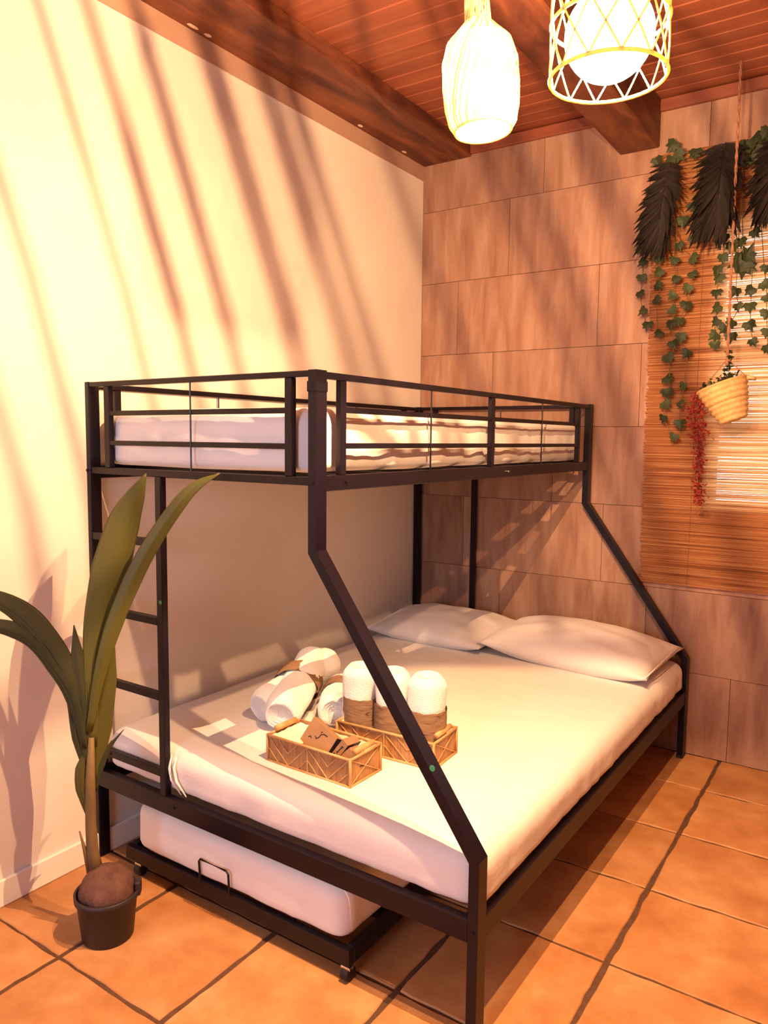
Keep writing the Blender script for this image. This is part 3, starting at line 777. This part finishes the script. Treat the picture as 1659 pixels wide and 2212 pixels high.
GP = [(1.20, 2.63), (1.26, 2.665), (1.33, 2.64), (1.42, 2.64), (1.52, 2.66), (1.62, 2.65), (1.72, 2.65), (1.95, 2.66)]
MB().tube([(x - 1.2, 0, z - 2.64) for x, z in GP], .002, 6).build('vine_stem', M['stem'], gl)
for (x, z) in [(1.233, 2.645), (1.290, 2.700), (1.326, 2.648), (1.285, 2.633), (1.392, 2.645), (1.63, 2.662), (1.60, 2.64), (1.66, 2.67), (1.586, 2.615), (1.638, 2.605), (1.666, 2.59), (1.69, 2.64), (1.70, 2.60), (1.567, 2.637), (1.613, 2.582), (1.66, 2.63), (1.75, 2.62), (1.80, 2.66), (1.86, 2.64)]:
    add_leaf(gl, Vector((x - 1.2, -.01 + rv.uniform(-.01, .006), z - 2.64)), .052)
for (x, z) in ((1.196, 2.354), (1.189, 2.415), (1.352, 2.372), (1.39, 2.43)):
    add_leaf(gl, Vector((x - 1.2, -.01, z - 2.64)), .05)
# large butterfly-shaped leaf clump
cl = empty('leaf_cluster', (1.60, -.085, 2.19)); tag(cl, 'clump of large dark green leaves hanging over the top of the bright window', 'leaves')
for (x, z, a, s_) in ((0.02, .012, 2.6, .085), (-.025, -.02, -1.2, .07), (.005, -.05, -.2, .07), (.03, -.04, .9, .06), (-.045, .045, -.3, .045), (-.01, .06, .2, .045)):
    o = add_leaf(cl, Vector((x, -.004, z)), s_, rot=a)
MB().tube([(0, 0, .02), (-.012, .002, .2), (-.02, .01, .40)], .0018, 5).build('vine_stem', M['stem'], cl)

def leaflet_mesh():
    vs = []; fs = []; n = 6
    for i in range(n + 1):
        t = i / n; w = .62 * math.sin(PI * min(1, t * 1.0) ** .7) + .03; zz = -.25 * t * t
        vs += [(-w * .10, t, zz), (0, t, zz + .03), (w * .10, t, zz)]
    for i in range(n):
        a = i * 3; fs += [(a, a + 1, a + 4, a + 3), (a + 1, a + 2, a + 5, a + 4)]
    me = MB().add(vs, fs).mesh('leaflet'); me.materials.append(M['palmdark']); return me
LF = leaflet_mesh()
def palm_frond(top, bot, half_w, label, ang0=1.15, ang1=.14):
    v = empty('palm_frond', top); tag(v, label, 'palm leaf', 'dark dried palm leaves over the blind')
    T = Vector(top); Bv = Vector(bot) - T; Ln = Bv.length; d = Bv.normalized()
    MB().tube([(0, 0, 0), tuple(Bv * .5 + Vector((0, -.02, 0))), tuple(Bv * .93)], [.0035, .003, .001], 6).build('midrib', M['palmdark'], v)
    N_ = 38; base_ang = math.atan2(d.x, -d.z)
    for i in range(N_):
        t = (i + .3) / N_
        for s_ in (-1, 1):
            env = math.sin(PI * (.24 + .70 * t)) ** .5
            L_ = half_w * env * rv.uniform(.98, 1.18) / max(.42, math.sin(ang0 * (1 - t) + ang1 * t))
            a = base_ang + s_ * (ang0 * (1 - t) + ang1 * t + rv.uniform(-.07, .07))
            o = bpy.data.objects.new('leaflet', LF); COL.objects.link(o); o.parent = v
            Rm = Matrix.Rotation(s_ * -.35 + rv.uniform(-.3, .3), 3, 'Z') @ Matrix.Rotation(a * -1, 3, 'Y') @ Matrix.Rotation(-PI / 2, 3, 'X')
            o.rotation_euler = Rm.to_euler(); o.scale = (L_ * 1.25, L_, L_)
            o.location = Bv * (t * .9) + Vector((0, -.02 * math.sin(PI * t) + rv.uniform(-.003, .003), 0))
    return v
palm_frond((1.292, -.10, 2.625), (1.262, -.12, 2.275), .088, 'dark feathery palm leaf, leftmost, overlapping the edge of the blind')
palm_frond((1.515, -.10, 2.660), (1.500, -.13, 2.345), .112, 'dark feathery palm leaf, middle one, crossed by the hanging rope')
palm_frond((1.710, -.10, 2.640), (1.700, -.12, 2.36), .090, 'dark feathery palm leaf at the right edge of the photo')

# ------------------------------------------------------------------ hanging straw planter
hp = empty('hanging_planter', (1.572, -.19, 2.93)); tag(hp, 'tilted straw basket planter hanging from a long ceiling rope', 'planter')
def twist(p0, p1, r, n, par, name):
    mb = MB(); p0, p1 = Vector(p0), Vector(p1)
    for ph in (0, PI):
        pts = []
        for i in range(n + 1):
            t = i / n; a = ph + i * .75; pts.append(p0.lerp(p1, t) + Vector((math.cos(a) * r * .5, math.sin(a) * r * .5, 0)))
        mb.tube(pts, r * .62, 6)
    return mb.build(name, M['rope'], par, True)
twist((0, 0, 0), (.008, 0, -1.19), .0058, 110, hp, 'rope')
tilt = Matrix.Translation((.046, 0, -1.412)) @ Matrix.Rotation(-.36, 4, 'Y')
prof = []
nr = 7; Hb = .15
for i in range(nr * 4 + 1):
    t = i / (nr * 4); r = .050 + (.100 - .050) * t ** .8 + .0030 * math.sin(t * nr * 2 * PI)
    prof.append((r, Hb * t))
prof = [(.0005, 0), (.045, -.001)] + prof + [(.104, Hb + .004), (.100, Hb + .009), (.093, Hb + .004), (.080, .08), (.0, .078)]
bk = MB().lathe(prof, 40, tilt).build('straw_basket', M['straw'], hp, True)
for a in (0, PI):
    pts = [tilt @ Vector((math.cos(a) * .098, math.sin(a) * .098, Hb)), Vector((.008, 0, -1.16))]
    MB().tube(pts, .0022, 6).build('sling', M['rope'], hp)
hnd = MB().tube([tilt @ Vector((.100, -.028, Hb - .004)), tilt @ Vector((.118, -.022, Hb - .012)), tilt @ Vector((.122, 0, Hb - .018)), tilt @ Vector((.118, .022, Hb - .012)), tilt @ Vector((.100, .028, Hb - .004))], .008, 8).build('basket_handle', M['straw'], hp, True)
fm = MB()
def tiny_leaf(mb, c, s_, rng):
    c = Vector(c); a = Vector((rng.uniform(-1, 1), rng.uniform(-1, 1), rng.uniform(-.4, 1))).normalized(); b = a.cross(Vector((rng.uniform(-1, 1), rng.uniform(-1, 1), .3))).normalized()
    mb.add([c - a * s_, c + b * s_ * .45, c + a * s_, c - b * s_ * .45], [(0, 1, 2), (0, 2, 3)])
rg = random.Random(5)
for i in range(230):
    a = rg.uniform(0, 2 * PI); r = .085 * math.sqrt(rg.random())
    tiny_leaf(fm, tilt @ Vector((r * math.cos(a) , r * math.sin(a), Hb + rg.uniform(-.02, .035))), rg.uniform(.007, .014), rg)
for i in range(60):
    t = rg.random(); tiny_leaf(fm, (.012 + rg.uniform(-.02, .02) * (1 - t * .5), rg.uniform(-.02, .02), -1.26 + t * .13), rg.uniform(.010, .018), rg)
fo_ = fm.build('foliage', M['ivy'], hp); fo_['kind'] = 'stuff'
rf = empty('blossom_string', (1.472, -.17, 1.64)); tag(rf, 'string of small red blossoms dangling from the left rim of the straw planter', 'flowers')
fm = MB()
path = [Vector(p) for p in ((0, 0, 0), (-.006, 0, -.10), (.012, .005, -.2), (.012, .008, -.32), (.018, .01, -.48))]
for i in range(640):
    t = rg.random() ** 1.0 * 3.999; k = int(t); p = path[k].lerp(path[k + 1], t - k)
    w = .046 * (1 - .60 * (t / 4)) * (.5 if t < .3 else 1)
    tiny_leaf(fm, p + Vector((rg.gauss(0, .5) * w, rg.gauss(0, .4) * w, 0)), rg.uniform(.007, .013), rg)
o = fm.build('blossoms', M['red'], rf); o['kind'] = 'stuff'
MB().tube([tuple(p) for p in path], .0014, 5).build('stalk', M['stem'], rf)

# ------------------------------------------------------------------ pendant lamps
def bulb_light(parent, loc, power, name, radius=.006):
    l = bpy.data.lights.new(name, 'POINT'); l.energy = power; l.color = BULB; l.shadow_soft_size = radius
    o = bpy.data.objects.new(name, l); COL.objects.link(o); o.parent = parent; o.location = loc; return o
# lamp over the bed: bottle-shaped shade of upright canes with a paper liner
LA = empty('pendant_lamp', (1.402, -2.15, 2.93)); tag(LA, 'lit bottle-shaped cane pendant lamp hanging over the bed beside the cross beam', 'lamp')
tiltA = Matrix.Translation((.040, 0, -.878)) @ Matrix.Rotation(-.08, 4, 'Y') @ Matrix.Diagonal((.65, .65, .785, 1))
profA = [(.088, 0), (.104, .02), (.114, .06), (.118, .11), (.116, .17), (.100, .215), (.066, .245), (.040, .27), (.036, .34), (.038, .40)]
rl = random.Random(21)
NR = 40
for k in range(NR):
    a0 = 2 * PI * (k + rl.uniform(-.35, .35)) / NR; w = rl.uniform(.0016, .0042)
    mb = MB(); vs = []; fs = []
    for i, (r, z) in enumerate(profA):
        a = a0 + 2.9 * z + 4.0 * z * z
        ww = w * (.55 + .45 * r / .118)
        for du, dr in ((-ww, 0), (ww, 0), (ww, .002), (-ww, .002)):
            vs.append(tiltA @ Vector(((r + dr) * math.cos(a) - du * math.sin(a), (r + dr) * math.sin(a) + du * math.cos(a), z)))
    for i in range(len(profA) - 1):
        for q in range(4): q2 = (q + 1) % 4; fs.append((i * 4 + q, i * 4 + q2, (i + 1) * 4 + q2, (i + 1) * 4 + q))
    mb.add(vs, fs).build('cane', M['bark'], LA)
def hoop(r, z, t, par, Mx, n=40, m_=None):
    pts = [Mx @ Vector((r * math.cos(2 * PI * k / n), r * math.sin(2 * PI * k / n), z)) for k in range(n + 1)]
    return MB().tube(pts, t, 6, cap=False).build('hoop', m_ or M['bark'], par, True)
for r, z in ((.088, 0), (.038, .27), (.040, .40)): hoop(r, z, .0026, LA, tiltA)
MB().lathe([(r * .93, z) for r, z in profA[:8]], 32, tiltA).build('paper_liner', M['liner'], LA, True)
topA = tiltA @ Vector((0, 0, .40))
MB().tube([tuple(tiltA @ Vector((0, 0, .20))), tuple(topA), (0, 0, 0)], .004, 8).build('cable', M['cable'], LA)
MB().lathe([(.012, .17), (.016, .175), (.016, .215), (.010, .22)], 16, tiltA, cap=True).build('bulb_socket', M['white'], LA, True)
bulb_light(LA, tuple(tiltA @ Vector((0, 0, .065))), LAMP_A, 'bulb_light', .0018)
# lamp nearer the window: open lattice, plus an added glowing globe for the bulb's glare
LB = empty('pendant_lamp', (1.745, -2.30, 2.93)); tag(LB, 'lit lattice pendant lamp with an added globe for its glare, hanging from the planks', 'lamp')
cz = 2.090 - 2.93
RB = .094
def lat(k, s_, z0, z1, n=8):
    pts = []
    for i in range(n + 1):
        t = i / n; a = 2 * PI * k / 12 + s_ * t * 2 * PI / 12 * 1.0
        z = z0 + (z1 - z0) * t; pts.append((RB * math.cos(a), RB * math.sin(a), z))
    return pts
for k in range(12):
    for s_ in (-1, 1):
        for (za, zb) in ((cz - .066, cz + .02), (cz + .02, cz + .118)):
            MB().tube(lat(k, s_, za, zb), .0016, 5).build('lattice_cane', M['bark'], LB)
I4 = Matrix.Identity(4)
for z in (cz - .066, cz + .02, cz + .118): hoop(RB, z, .003, LB, I4)
for k in range(4):
    a = PI / 4 + k * PI / 2
    MB().tube([(RB * math.cos(a), RB * math.sin(a), cz + .118), (0, 0, cz + .126)], .0016, 5).build('spoke', M['bark'], LB)
bm = bmesh.new(); bmesh.ops.create_uvsphere(bm, u_segments=40, v_segments=24, radius=.072); me = bpy.data.meshes.new('globe'); bm.to_mesh(me); bm.free()
gb = link('globe', me, M['globe'], LB, True); gb.location = (0, 0, cz)
MB().tube([(0, 0, cz + .07), (0, 0, 0)], .004, 8).build('cable', M['cable'], LB)
MB().lathe([(.04, -.03), (.045, -.005), (.045, 0)], 20, None, True).build('ceiling_rose', M['white'], LB, True)
bulb_light(LB, (0, 0, cz), LAMP_B, 'bulb_light', .012)
